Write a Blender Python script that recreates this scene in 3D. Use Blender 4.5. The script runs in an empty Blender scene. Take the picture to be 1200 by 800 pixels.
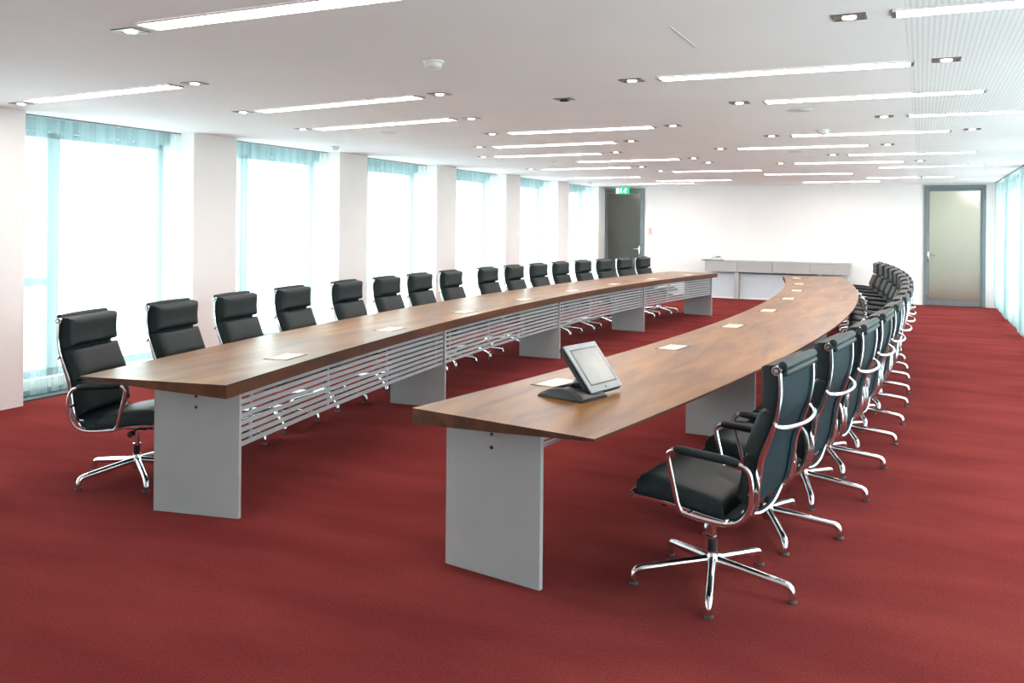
import bpy, bmesh, math, random
from mathutils import Vector, Matrix
random.seed(4)
SC = bpy.context.scene
COL = SC.collection

# ------------------------------------------------------------------ camera
F_PX, HOR, YAW, ROLL, EYE = 1017.5, 263.66, 0.4404, 0.0092, 1.6
cd = bpy.data.cameras.new('camera')
cam = bpy.data.objects.new('camera', cd); COL.objects.link(cam)
cd.sensor_fit = 'HORIZONTAL'; cd.sensor_width = 36.0
cd.lens = 36.0 * F_PX / 1200.0
cd.shift_x = 0.0
cd.shift_y = -(400.0 - HOR) / 1200.0
cd.clip_start = 0.05; cd.clip_end = 200
cam.matrix_world = (Matrix.Translation((0, 0, EYE)) @ Matrix.Rotation(YAW, 4, 'Z')
                    @ Matrix.Rotation(math.pi / 2, 4, 'X') @ Matrix.Rotation(ROLL, 4, 'Z'))
SC.camera = cam

# ------------------------------------------------------------------ sky and exposure
W = bpy.data.worlds.new('world'); SC.world = W; W.use_nodes = True
bg = W.node_tree.nodes['Background']
bg.inputs['Color'].default_value = (0.92, 0.97, 1.0, 1)
bg.inputs['Strength'].default_value = 3.9      # bright overcast sky, dimmer ground below the horizon
_nt = W.node_tree
_tc = _nt.nodes.new('ShaderNodeTexCoord'); _sp = _nt.nodes.new('ShaderNodeSeparateXYZ')
_mr = _nt.nodes.new('ShaderNodeMapRange'); _mr.inputs['From Min'].default_value = -0.06; _mr.inputs['From Max'].default_value = 0.06
_mr.inputs['To Min'].default_value = 2.2; _mr.inputs['To Max'].default_value = 3.1
_nt.links.new(_tc.outputs['Generated'], _sp.inputs[0]); _nt.links.new(_sp.outputs['Z'], _mr.inputs['Value'])
_nt.links.new(_mr.outputs[0], bg.inputs['Strength'])
SC.view_settings.view_transform = 'Standard'
SC.view_settings.look = 'None'
SC.view_settings.gamma = 1.0
SC.view_settings.use_curve_mapping = False
SC.view_settings.exposure = 1.62

# ------------------------------------------------------------------ room numbers
ZC = 2.55            # ceiling
XL = -7.0            # face of the left pillars
XR = 1.36            # right curtain plane
YB = 20.2            # back wall
YF = -2.6            # wall behind the camera
P, S0, PW = 2.56, 4.987, 0.643   # pillar rhythm

# ------------------------------------------------------------------ materials
def mat(name, col, rough=0.5, metal=0.0, spec=0.5, **kw):
    m = bpy.data.materials.new(name); m.use_nodes = True
    b = m.node_tree.nodes['Principled BSDF']
    b.inputs['Base Color'].default_value = (*col, 1)
    b.inputs['Roughness'].default_value = rough
    b.inputs['Metallic'].default_value = metal
    b.inputs['Specular IOR Level'].default_value = spec
    for k, v in kw.items():
        b.inputs[k].default_value = v
    return m

def nodes(m):
    nt = m.node_tree
    return nt, nt.nodes, nt.links, nt.nodes['Principled BSDF']

def noise_mix(m, c1, c2, scale, stretch=(1, 1, 1), bump=0.0, detail=4, bscale=None, lo=0.35, hi=0.65):
    nt, N, L, b = nodes(m)
    tc = N.new('ShaderNodeTexCoord'); mp = N.new('ShaderNodeMapping')
    mp.inputs['Scale'].default_value = stretch
    L.new(tc.outputs['Object'], mp.inputs['Vector'])
    n = N.new('ShaderNodeTexNoise'); n.inputs['Scale'].default_value = scale; n.inputs['Detail'].default_value = detail
    L.new(mp.outputs[0], n.inputs['Vector'])
    r = N.new('ShaderNodeValToRGB')
    r.color_ramp.elements[0].position = lo; r.color_ramp.elements[0].color = (*c1, 1)
    r.color_ramp.elements[1].position = hi; r.color_ramp.elements[1].color = (*c2, 1)
    L.new(n.outputs['Fac'], r.inputs['Fac']); L.new(r.outputs['Color'], b.inputs['Base Color'])
    if bump:
        n2 = N.new('ShaderNodeTexNoise'); n2.inputs['Scale'].default_value = bscale or scale * 8
        n2.inputs['Detail'].default_value = 3
        L.new(tc.outputs['Object'], n2.inputs['Vector'])
        bp = N.new('ShaderNodeBump'); bp.inputs['Strength'].default_value = bump; bp.inputs['Distance'].default_value = 0.01
        L.new(n2.outputs['Fac'], bp.inputs['Height']); L.new(bp.outputs[0], b.inputs['Normal'])
    return r

M = {}
M['plaster'] = mat('white_plaster', (0.80, 0.785, 0.77), 0.85, spec=0.2)
noise_mix(M['plaster'], (0.84, 0.815, 0.80), (0.86, 0.835, 0.82), 2.0, bump=0.05, bscale=120)
M['ceiling'] = mat('white_ceiling_board', (0.80, 0.78, 0.785), 0.8, spec=0.25)
noise_mix(M['ceiling'], (0.83, 0.81, 0.815), (0.85, 0.83, 0.835), 1.2, bump=0.03, bscale=90)

M['carpet'] = mat('red_carpet', (0.30, 0.06, 0.06), 1.0, spec=0.0)
nt, N, L, b = nodes(M['carpet'])
ramp = noise_mix(M['carpet'], (0.155, 0.0235, 0.0230), (0.205, 0.0345, 0.0315), 1.1, stretch=(0.7, 2.2, 1), bump=0.55, detail=7, bscale=260, lo=0.36, hi=0.64)
# fine pile speckle multiplied in
tc = N.new('ShaderNodeTexCoord'); n3 = N.new('ShaderNodeTexNoise'); n3.inputs['Scale'].default_value = 95; n3.inputs['Detail'].default_value = 5
L.new(tc.outputs['Object'], n3.inputs['Vector'])
mr = N.new('ShaderNodeMapRange'); mr.inputs['From Min'].default_value = 0.3; mr.inputs['From Max'].default_value = 0.7
mr.inputs['To Min'].default_value = 0.80; mr.inputs['To Max'].default_value = 1.18
L.new(n3.outputs['Fac'], mr.inputs['Value'])
mx = N.new('ShaderNodeMix'); mx.data_type = 'RGBA'; mx.blend_type = 'MULTIPLY'; mx.inputs['Factor'].default_value = 1
L.new(ramp.outputs['Color'], mx.inputs['A']); L.new(mr.outputs[0], mx.inputs['B']); L.new(mx.outputs['Result'], b.inputs['Base Color'])
b.inputs['Sheen Weight'].default_value = 0.03; b.inputs['Sheen Roughness'].default_value = 0.4
b.inputs['Sheen Tint'].default_value = (1, 0.55, 0.55, 1)

def wood(name, dark, mid, light, rough, coat):
    m = mat(name, mid, rough, spec=0.34)
    nt, N, L, b = nodes(m)
    tc = N.new('ShaderNodeTexCoord'); mp = N.new('ShaderNodeMapping'); mp.inputs['Scale'].default_value = (5.2, 0.85, 5.2)
    L.new(tc.outputs['Object'], mp.inputs['Vector'])
    n = N.new('ShaderNodeTexNoise'); n.inputs['Scale'].default_value = 1.4; n.inputs['Detail'].default_value = 6; n.inputs['Distortion'].default_value = 0.6
    L.new(mp.outputs[0], n.inputs['Vector'])
    mp2 = N.new('ShaderNodeMapping'); mp2.inputs['Scale'].default_value = (60, 3.0, 60)
    L.new(tc.outputs['Object'], mp2.inputs['Vector'])
    n2 = N.new('ShaderNodeTexNoise'); n2.inputs['Scale'].default_value = 1.6; n2.inputs['Detail'].default_value = 3
    L.new(mp2.outputs[0], n2.inputs['Vector'])
    ad = N.new('ShaderNodeMath'); ad.operation = 'MULTIPLY_ADD'; ad.inputs[1].default_value = 0.28
    L.new(n2.outputs['Fac'], ad.inputs[0]); L.new(n.outputs['Fac'], ad.inputs[2])
    r = N.new('ShaderNodeValToRGB'); cr = r.color_ramp
    cr.elements[0].position = 0.42; cr.elements[0].color = (*dark, 1)
    cr.elements[1].position = 0.86; cr.elements[1].color = (*light, 1)
    e = cr.elements.new(0.64); e.color = (*mid, 1)
    L.new(ad.outputs[0], r.inputs['Fac']); L.new(r.outputs['Color'], b.inputs['Base Color'])
    b.inputs['Coat Weight'].default_value = coat; b.inputs['Coat Roughness'].default_value = 0.28
    return m
M['wood'] = wood('walnut_veneer', (0.085, 0.028, 0.006), (0.205, 0.080, 0.013), (0.31, 0.142, 0.028), 0.38, 0.12)
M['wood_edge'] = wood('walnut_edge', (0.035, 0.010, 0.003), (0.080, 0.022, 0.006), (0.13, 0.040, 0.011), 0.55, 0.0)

M['panel'] = mat('grey_lacquer', (0.50, 0.50, 0.515), 0.5, spec=0.4)
noise_mix(M['panel'], (0.385, 0.38, 0.385), (0.405, 0.40, 0.405), 6, bump=0.02, bscale=200)
M['slat'] = mat('silver_lacquered_metal', (0.52, 0.52, 0.53), 0.4, metal=0.15)
noise_mix(M['slat'], (0.30, 0.31, 0.325), (0.33, 0.34, 0.355), 8)
M['screw'] = mat('dark_screw', (0.04, 0.04, 0.045), 0.4, metal=0.6)
M['chrome'] = mat('polished_chrome', (0.80, 0.80, 0.81), 0.15, metal=1.0)
noise_mix(M['chrome'], (0.78, 0.78, 0.79), (0.84, 0.84, 0.85), 20)
M['leather'] = mat('black_leather', (0.018, 0.026, 0.027), 0.52, spec=0.3)
noise_mix(M['leather'], (0.006, 0.012, 0.013), (0.010, 0.017, 0.018), 14, bump=0.18, bscale=220)
M['sling'] = mat('dark_teal_leather_back', (0.015, 0.040, 0.055), 0.7, spec=0.16)
noise_mix(M['sling'], (0.004, 0.016, 0.023), (0.007, 0.021, 0.029), 10, bump=0.12, bscale=260)
M['black'] = mat('black_plastic', (0.012, 0.013, 0.014), 0.4)
noise_mix(M['black'], (0.011, 0.012, 0.013), (0.016, 0.017, 0.018), 30)
M['glide'] = mat('grey_glide_plastic', (0.06, 0.06, 0.06), 0.5)
M['cream'] = mat('cream_port_lid', (0.80, 0.72, 0.56), 0.45)
noise_mix(M['cream'], (0.78, 0.70, 0.54), (0.82, 0.74, 0.58), 15)
M['device_black'] = mat('charcoal_device_plastic', (0.028, 0.032, 0.034), 0.38)
noise_mix(M['device_black'], (0.012, 0.014, 0.015), (0.016, 0.018, 0.019), 40, bump=0.05, bscale=500)
M['device_silver'] = mat('silver_device_bezel', (0.42, 0.45, 0.47), 0.32, metal=0.55)
noise_mix(M['device_silver'], (0.20, 0.225, 0.24), (0.22, 0.245, 0.26), 30)
M['screen'] = mat('grey_screen_glass', (0.36, 0.38, 0.36), 0.22, spec=0.8)
noise_mix(M['screen'], (0.15, 0.165, 0.15), (0.18, 0.195, 0.175), 5)
M['frame'] = mat('blue_grey_door_frame', (0.20, 0.245, 0.27), 0.45, metal=0.2)
noise_mix(M['frame'], (0.165, 0.195, 0.21), (0.18, 0.21, 0.225), 5)
M['winframe'] = mat('pale_window_frame', (0.30, 0.40, 0.43), 0.5)
noise_mix(M['winframe'], (0.34, 0.44, 0.47), (0.36, 0.46, 0.49), 5)
M['lintel'] = mat('teal_grey_lintel', (0.26, 0.36, 0.39), 0.8)
noise_mix(M['lintel'], (0.25, 0.35, 0.38), (0.27, 0.37, 0.40), 4)
M['base_dark'] = mat('dark_green_grey_plinth', (0.035, 0.055, 0.055), 0.5)
noise_mix(M['base_dark'], (0.032, 0.05, 0.05), (0.04, 0.06, 0.06), 6)
M['white_plastic'] = mat('white_plastic', (0.78, 0.78, 0.77), 0.4)
noise_mix(M['white_plastic'], (0.77, 0.77, 0.76), (0.79, 0.79, 0.78), 12)
M['sideboard'] = mat('light_grey_sideboard', (0.47, 0.46, 0.45), 0.5)
noise_mix(M['sideboard'], (0.40, 0.395, 0.385), (0.42, 0.415, 0.405), 5)
M['sidepanel'] = mat('pale_blue_grey_panel', (0.56, 0.60, 0.64), 0.55)
noise_mix(M['sidepanel'], (0.55, 0.59, 0.63), (0.57, 0.61, 0.65), 5)
M['lampbox'] = mat('grey_lamp_recess', (0.20, 0.21, 0.215), 0.4, metal=0.5)
noise_mix(M['lampbox'], (0.19, 0.2, 0.205), (0.21, 0.22, 0.225), 40)
M['speaker'] = mat('pale_grille', (0.62, 0.61, 0.61), 0.7)
noise_mix(M['speaker'], (0.55, 0.54, 0.54), (0.68, 0.67, 0.67), 300)
M['green'] = mat('green_sign', (0.0, 0.30, 0.13), 0.4)
noise_mix(M['green'], (0.0, 0.29, 0.125), (0.0, 0.31, 0.135), 5)
M['green'].node_tree.nodes['Principled BSDF'].inputs['Emission Color'].default_value = (0.0, 0.55, 0.22, 1)
M['green'].node_tree.nodes['Principled BSDF'].inputs['Emission Strength'].default_value = 0.35
M['sign_white'] = mat('white_sign_print', (0.85, 0.9, 0.85), 0.4, **{'Emission Color': (0.9, 1, 0.92, 1), 'Emission Strength': 0.5})
M['red_plastic'] = mat('pale_red_switch', (0.75, 0.45, 0.42), 0.5)
noise_mix(M['red_plastic'], (0.74, 0.44, 0.41), (0.76, 0.46, 0.43), 20)
M['hall'] = mat('cream_hall_wall', (0.74, 0.70, 0.60), 0.9)
noise_mix(M['hall'], (0.61, 0.65, 0.61), (0.64, 0.68, 0.63), 3)
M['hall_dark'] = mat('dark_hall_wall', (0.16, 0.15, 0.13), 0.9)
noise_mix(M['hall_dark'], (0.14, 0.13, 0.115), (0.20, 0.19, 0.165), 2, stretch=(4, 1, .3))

def emit(name, col, st):
    m = bpy.data.materials.new(name); m.use_nodes = True
    nt = m.node_tree; nt.nodes.clear()
    o = nt.nodes.new('ShaderNodeOutputMaterial'); e = nt.nodes.new('ShaderNodeEmission')
    e.inputs['Color'].default_value = (*col, 1); e.inputs['Strength'].default_value = st
    nt.links.new(e.outputs[0], o.inputs[0]); return m
M['tube_light'] = emit('lit_fluorescent_strip', (1.0, 0.90, 0.86), 13.0)
M['halogen'] = emit('lit_halogen', (1.0, 0.74, 0.60), 5.0)
M['hall_lamp'] = emit('lit_hall_lamp', (1.0, 0.96, 0.88), 10.0)

# perforated ceiling: rows of fine slots running along the room
m = mat('perforated_board', (0.80, 0.79, 0.79), 0.8, spec=0.25); M['perf'] = m
nt, N, L, b = nodes(m)
tc = N.new('ShaderNodeTexCoord'); wv = N.new('ShaderNodeTexWave'); wv.bands_direction = 'X'
wv.inputs['Scale'].default_value = 13; wv.inputs['Distortion'].default_value = 0
L.new(tc.outputs['Object'], wv.inputs['Vector'])
r = N.new('ShaderNodeValToRGB'); r.color_ramp.elements[0].position = 0.25; r.color_ramp.elements[0].color = (0.70, 0.71, 0.71, 1)
r.color_ramp.elements[1].position = 0.6; r.color_ramp.elements[1].color = (0.82, 0.81, 0.81, 1)
L.new(wv.outputs['Fac'], r.inputs['Fac']); L.new(r.outputs['Color'], b.inputs['Base Color'])

# clear pane: transparent with a mirror sheen at grazing angles
m = bpy.data.materials.new('window_glass'); m.use_nodes = True; M['glass'] = m
nt = m.node_tree; nt.nodes.clear()
o = nt.nodes.new('ShaderNodeOutputMaterial'); t = nt.nodes.new('ShaderNodeBsdfTransparent'); g = nt.nodes.new('ShaderNodeBsdfGlossy')
t.inputs['Color'].default_value = (0.94, 0.98, 0.97, 1); g.inputs['Roughness'].default_value = 0.02
fr = nt.nodes.new('ShaderNodeFresnel'); fr.inputs['IOR'].default_value = 1.35
mxs = nt.nodes.new('ShaderNodeMixShader')
ge = nt.nodes.new('ShaderNodeNewGeometry'); iv = nt.nodes.new('ShaderNodeMath'); iv.operation = 'SUBTRACT'; iv.inputs[0].default_value = 1
ml = nt.nodes.new('ShaderNodeMath'); ml.operation = 'MULTIPLY'
nt.links.new(ge.outputs['Backfacing'], iv.inputs[1]); nt.links.new(iv.outputs[0], ml.inputs[0]); nt.links.new(fr.outputs[0], ml.inputs[1])
nt.links.new(ml.outputs[0], mxs.inputs[0]); nt.links.new(t.outputs[0], mxs.inputs[1]); nt.links.new(g.outputs[0], mxs.inputs[2]); nt.links.new(mxs.outputs[0], o.inputs[0])

# sheer curtain cloth
def sheer(name, col, transp):
    m = bpy.data.materials.new(name); m.use_nodes = True
    nt = m.node_tree; nt.nodes.clear()
    o = nt.nodes.new('ShaderNodeOutputMaterial'); t = nt.nodes.new('ShaderNodeBsdfTransparent')
    tr = nt.nodes.new('ShaderNodeBsdfTranslucent'); d = nt.nodes.new('ShaderNodeBsdfDiffuse')
    tr.inputs['Color'].default_value = (*col, 1); d.inputs['Color'].default_value = (*col, 1)
    t.inputs['Color'].default_value = (0.95, 1, 1, 1)
    m1 = nt.nodes.new('ShaderNodeMixShader'); m1.inputs[0].default_value = 0.5
    m2 = nt.nodes.new('ShaderNodeMixShader'); m2.inputs[0].default_value = 1 - transp
    nt.links.new(tr.outputs[0], m1.inputs[1]); nt.links.new(d.outputs[0], m1.inputs[2])
    # denser weave seen edge-on in the folds
    lw = nt.nodes.new('ShaderNodeTexNoise'); lw.inputs['Scale'].default_value = 9
    tc = nt.nodes.new('ShaderNodeTexCoord'); mp = nt.nodes.new('ShaderNodeMapping'); mp.inputs['Scale'].default_value = (1, 1.6, 0.02)
    mr = nt.nodes.new('ShaderNodeMapRange'); mr.inputs['To Min'].default_value = 1 - transp - 0.10; mr.inputs['To Max'].default_value = 1 - transp + 0.14
    mr.inputs['From Min'].default_value = 0.3; mr.inputs['From Max'].default_value = 0.7
    nt.links.new(tc.outputs['Object'], mp.inputs[0]); nt.links.new(mp.outputs[0], lw.inputs['Vector']); nt.links.new(lw.outputs['Fac'], mr.inputs['Value'])
    nt.links.new(mr.outputs[0], m2.inputs[0])
    nt.links.new(t.outputs[0], m2.inputs[1]); nt.links.new(m1.outputs[0], m2.inputs[2]); nt.links.new(m2.outputs[0], o.inputs[0])
    return m
M['sheer'] = sheer('sheer_curtain_cloth', (0.52, 0.71, 0.72), 0.64)

# frosted door glass
m = mat('frosted_glass', (0.92, 0.95, 0.93), 0.55, spec=0.5, **{'Transmission Weight': 1.0, 'IOR': 1.2}); M['frost'] = m
m = mat('smoked_frosted_glass', (0.50, 0.50, 0.46), 0.42, spec=0.6, **{'Transmission Weight': 0.9, 'IOR': 1.25}); M['frost_dark'] = m

# ------------------------------------------------------------------ mesh helpers
def box(bm, x0, x1, y0, y1, z0, z1, bev=0.0):
    vs = [bm.verts.new(p) for p in ((x0,y0,z0),(x1,y0,z0),(x1,y1,z0),(x0,y1,z0),(x0,y0,z1),(x1,y0,z1),(x1,y1,z1),(x0,y1,z1))]
    fs = [bm.faces.new([vs[i] for i in f]) for f in ((0,3,2,1),(4,5,6,7),(0,1,5,4),(1,2,6,5),(2,3,7,6),(3,0,4,7))]
    if bev:
        es = list({e for f in fs for e in f.edges})
        bmesh.ops.bevel(bm, geom=es, offset=bev, segments=2, affect='EDGES', profile=0.6)
def tube(bm, pts, r, n=10, cap=True, flat=1.0, up=None):
    pts = [Vector(p) for p in pts]
    rs = r if isinstance(r, (list, tuple)) else [r] * len(pts)
    rings = []; prev = None
    for i, p in enumerate(pts):
        t = (pts[min(i+1, len(pts)-1)] - pts[max(i-1, 0)]).normalized()
        if up is not None: a = Vector(up)
        elif prev is not None: a = prev
        else: a = Vector((0, 0, 1)) if abs(t.z) < 0.9 else Vector((1, 0, 0))
        a = (a - t * a.dot(t))
        if a.length < 1e-5: a = Vector((0, 1, 0)) - t * t.y
        a.normalize(); prev = a
        b = t.cross(a)
        rings.append([bm.verts.new(p + (a * math.cos(q) * rs[i] + b * math.sin(q) * rs[i] * flat)) for q in [2*math.pi*k/n for k in range(n)]])
    for i in range(len(rings)-1):
        for k in range(n):
            bm.faces.new([rings[i][k], rings[i][(k+1) % n], rings[i+1][(k+1) % n], rings[i+1][k]])
    if cap:
        bm.faces.new(rings[0][::-1]); bm.faces.new(rings[-1])
def lathe(bm, prof, cx=0, cy=0, n=20, caps=True):
    rings = [[bm.verts.new((cx + r*math.cos(2*math.pi*k/n), cy + r*math.sin(2*math.pi*k/n), z)) for k in range(n)] for r, z in prof]
    for i in range(len(rings)-1):
        for k in range(n):
            bm.faces.new([rings[i][k], rings[i][(k+1) % n], rings[i+1][(k+1) % n], rings[i+1][k]])
    if caps:
        bm.faces.new(rings[0][::-1]); bm.faces.new(rings[-1])
def spline(pts, k=5):
    out = []; n = len(pts)
    for i in range(n-1):
        p0 = Vector(pts[max(i-1, 0)]); p1 = Vector(pts[i]); p2 = Vector(pts[i+1]); p3 = Vector(pts[min(i+2, n-1)])
        for j in range(k):
            t = j / k
            out.append(0.5 * ((2*p1) + (p2-p0)*t + (2*p0-5*p1+4*p2-p3)*t*t + (3*p1-p0-3*p2+p3)*t*t*t))
    out.append(Vector(pts[-1])); return out
def obj(name, bm, m, parent=None, smooth=False, loc=None):
    bmesh.ops.recalc_face_normals(bm, faces=bm.faces)
    me = bpy.data.meshes.new(name); bm.to_mesh(me); bm.free()
    ms = m if isinstance(m, (list, tuple)) else [m]
    for q in ms: me.materials.append(q)
    if smooth:
        for p in me.polygons: p.use_smooth = True
        try: me.set_sharp_from_angle(angle=math.radians(38))
        except Exception: pass
    o = bpy.data.objects.new(name, me); COL.objects.link(o)
    if parent is not None: o.parent = parent
    if loc is not None: o.location = loc
    return o
def B(): return bmesh.new()
def tag(o, label=None, cat=None, group=None, kind=None):
    if label: o['label'] = label
    if cat: o['category'] = cat
    if group: o['group'] = group
    if kind: o['kind'] = kind
    return o
def empty(name, label=None, cat=None, loc=(0, 0, 0), rz=0, group=None):
    o = bpy.data.objects.new(name, None); COL.objects.link(o)
    o.empty_display_size = 0.1
    o.location = loc; o.rotation_euler = (0, 0, rz)
    return tag(o, label, cat, group)
def struct(name, bm, m, parent=None, smooth=False):
    o = obj(name, bm, m, parent, smooth)
    if parent is None: o['kind'] = 'structure'
    return o
def copy_tree(o, parent=None):
    c = o.copy(); COL.objects.link(c)
    if parent is not None: c.parent = parent
    for ch in list(o.children): copy_tree(ch, c)
    return c
def sbox(name, x0, x1, y0, y1, z0, z1, m, parent=None, bev=0.0):
    bm = B(); box(bm, x0, x1, y0, y1, z0, z1, bev); return struct(name, bm, m, parent)

# ------------------------------------------------------------------ shell
sbox('floor', -7.75, 1.75, YF-.1, YB+.1, -0.12, 0.0, M['carpet'])
sbox('ceiling', -7.75, -0.07, YF-.1, YB+.1, ZC, ZC+0.12, M['ceiling'])
sbox('trim_1', -0.07, 1.75, YF-.1, YB+.1, ZC-0.001, ZC+0.12, M['perf'])       # perforated ceiling field
sbox('wall_front', -7.75, 1.75, YF-.1, YF, 0, ZC, M['plaster'])
# back wall with two door openings
bm = B()
DL0, DL1, DR0, DR1, DH = -7.02, -6.01, 0.05, 1.20, 2.515
for a, c_, z0, z1 in ((-7.6, DL0, 0, ZC), (DL0, DL1, DH, ZC), (DL1, DR0, 0, ZC), (DR0, DR1, DH, ZC), (DR1, 1.75, 0, ZC)):
    box(bm, a, c_, YB, YB+0.14, z0, z1)
struct('wall_back', bm, M['plaster'])

def window_wall(side, xin, xout, ys, first_idx):
    """ys = list of (opening start, opening end); wall body between them, pillars as children"""
    sgn = 1 if side == 'left' else -1
    bm = B()
    x0, x1 = sorted((xin, xout))
    ZH, ZS = 2.43, 0.14
    # lintel, parapet
    box(bm, x0, x1, YF, YB, ZH, ZC); 
    wall = struct('wall_' + side, bm, M['lintel'])
    bm = B(); box(bm, x0, x1, YF, YB, 0, ZS); struct('parapet', bm, M['plaster'], wall)
    k = first_idx
    for i, (a, b_) in enumerate(ys):
        w = empty('window_%d' % k); w['kind'] = 'structure'; w.location = (0, 0, 0)
        xm = (x0 + x1) / 2
        fr = B(); d0, d1 = xm - 0.025, xm + 0.025
        a0, b0 = a - 0.02, b_ + 0.02
        m0 = a + 0.46 + 0.09                     # mullion between casement and main pane
        box(fr, d0, d1, a0, a0+0.10, ZS, ZH); box(fr, d0, d1, b0-0.09, b0, ZS, ZH)
        box(fr, d0, d1, a0, b0, ZS, ZS+0.07); box(fr, d0, d1, a0, b0, ZH-0.05, ZH)
        box(fr, d0, d1, m0, m0+0.13, ZS, ZH)
        obj('window_frame', fr, M['winframe'], w)
        tb = B(); box(tb, d0-.005, d1+.005, a0+.08, m0+.02, 0.99, 1.07); obj('transom', tb, M['winframe'], w)
        for y0, y1, z0, z1 in ((a0+.10, m0, ZS+.07, .99), (a0+.10, m0, 1.07, ZH-.05), (m0+.13, b0-.09, ZS+.07, ZH-.05)):
            gb = B(); box(gb, xm-.004, xm+.004, y0, y1, z0, z1); obj('pane', gb, M['glass'], w)
        k += 1
    return wall

# left side
ops = []
i = -3
while S0 + i*P + P - PW < YB + 0.5:
    ops.append((S0 + i*P, min(S0 + i*P + P - PW, YB-0.02))); i += 1
ops = [(max(a, YF+.05), b_) for a, b_ in ops if b_ > YF and a < YB - .6]
wl = window_wall('left', -7.36, -7.60, ops, 1)
for i in range(-3, 7):
    y0 = S0 + i*P + P - PW; y1 = y0 + PW
    if y0 < YF or y0 > YB: continue
    bm = B(); box(bm, -7.62, XL, y0, min(y1, YB), 0, ZC)
    obj('pillar', bm, M['plaster'], wl)
for n_, (a, b_) in enumerate(ops):
    bm = B(); box(bm, -7.34, -7.30, a, b_, 0, 0.055)
    box(bm, -7.36, -7.14, a, b_, 0.0, 0.012)
    o = struct('baseboard_left' if n_ == 0 else 'baseboard_left', bm, M['base_dark'])
# right side
opr = [(a + 0.1, b_ + 0.1) for a, b_ in ops if b_ + 0.1 < YB - 0.1]
opr = []
i = 0
y = YB - 0.30
while y - 2.2 > YF:
    opr.append((y - 2.2, y)); y -= P
wr = window_wall('right', 1.55, 1.72, opr, 1 + len(ops))
prev = YB
for i, (a, b_) in enumerate(opr):
    bm = B(); box(bm, 1.50, 1.74, b_, prev, 0, ZC); obj('pillar', bm, M['plaster'], wr); prev = a
bm = B(); box(bm, 1.50, 1.74, YF, prev, 0, ZC); obj('pillar', bm, M['plaster'], wr)
bm = B(); box(bm, 1.42, 1.46, YF, YB, 0, 0.05); struct('baseboard_right', bm, M['base_dark'])

# ------------------------------------------------------------------ curtains
ORD = ['zeroth','first','second','third','fourth','fifth','sixth','seventh','eighth','ninth','tenth','eleventh','twelfth','thirteenth','fourteenth','fifteenth','sixteenth']
def curtain(x, y0, y1, label, group, z0=0.035, hemwave=0.0):
    bm = B(); n = 230; ph = random.random()*6
    cols = []
    acc = ph
    for i in range(n+1):
        t = i/n; y = y0 + (y1-y0)*t
        edge = min(t, 1-t)
        dens = 58 if edge < 0.14 else 34            # rad per metre
        acc += dens*(y1-y0)/n*(1+0.35*math.sin(5*t+ph))
        amp = 0.020 if edge < 0.14 else 0.008
        dx = amp*math.sin(acc) + 0.003*math.sin(2.3*acc+1)
        zz = z0 + hemwave*(0.5+0.5*math.sin(acc))
        cols.append([bm.verts.new((x + dx*(0.55 if k == 0 else 1.0 if k == 1 else 1.2), y, z)) for k, z in enumerate((ZC-0.004, 1.4, zz))])
    for i in range(n):
        for k in range(2):
            bm.faces.new([cols[i][k], cols[i+1][k], cols[i+1][k+1], cols[i][k+1]])
    o = obj('sheer_curtain', bm, M['sheer'], None, True)
    bm = B(); box(bm, x-.014, x+.014, y0, y1, ZC-0.012, ZC-0.001); obj('curtain_rail', bm, M['lampbox'], o)
    bm = B(); tubepts = [(c[0], c[1], c[2]) for c in []]
    bm.free()
    return tag(o, label, 'curtain', group)
vis = 0
for a, b_ in ops:
    if a < 0 and b_ < 4: 
        curtain(-7.2, a-0.12, b_+0.12, 'white sheer curtain beside the camera on the window wall%s' % (', farther back' if a < -3 else ', level with it' if a > -.5 else ', behind it'), 'sheer curtains outside the view'); continue
    if b_ < 4.6:
        curtain(-7.2, a-0.12, b_+0.12, 'white sheer curtain just left of the nearest left pillar', 'sheer curtains outside the view'); continue
    vis += 1
    curtain(-7.2, a-0.12, min(b_+0.12, YB-.02), 'pale sheer floor-length curtain over the %s window from the left along the window wall' % ORD[vis], 'sheer curtains on the window wall')
yy = YB - 0.10; k = 0
while yy > YF + .5:
    y0 = max(yy - P, YF+.02)
    lab = ('white sheer curtain at the right edge, beside the frosted glass door' if k == 0 else
           'white sheer curtain on the right wall, next nearer than the one by the frosted door' if k == 1 else 'white sheer curtain on the right wall, %s from the frosted glass door' % ORD[k+1])
    curtain(XR, y0+0.0, yy, lab, 'sheer curtains on the right wall', hemwave=0.02, z0=0.045)
    yy = y0; k += 1

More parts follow.
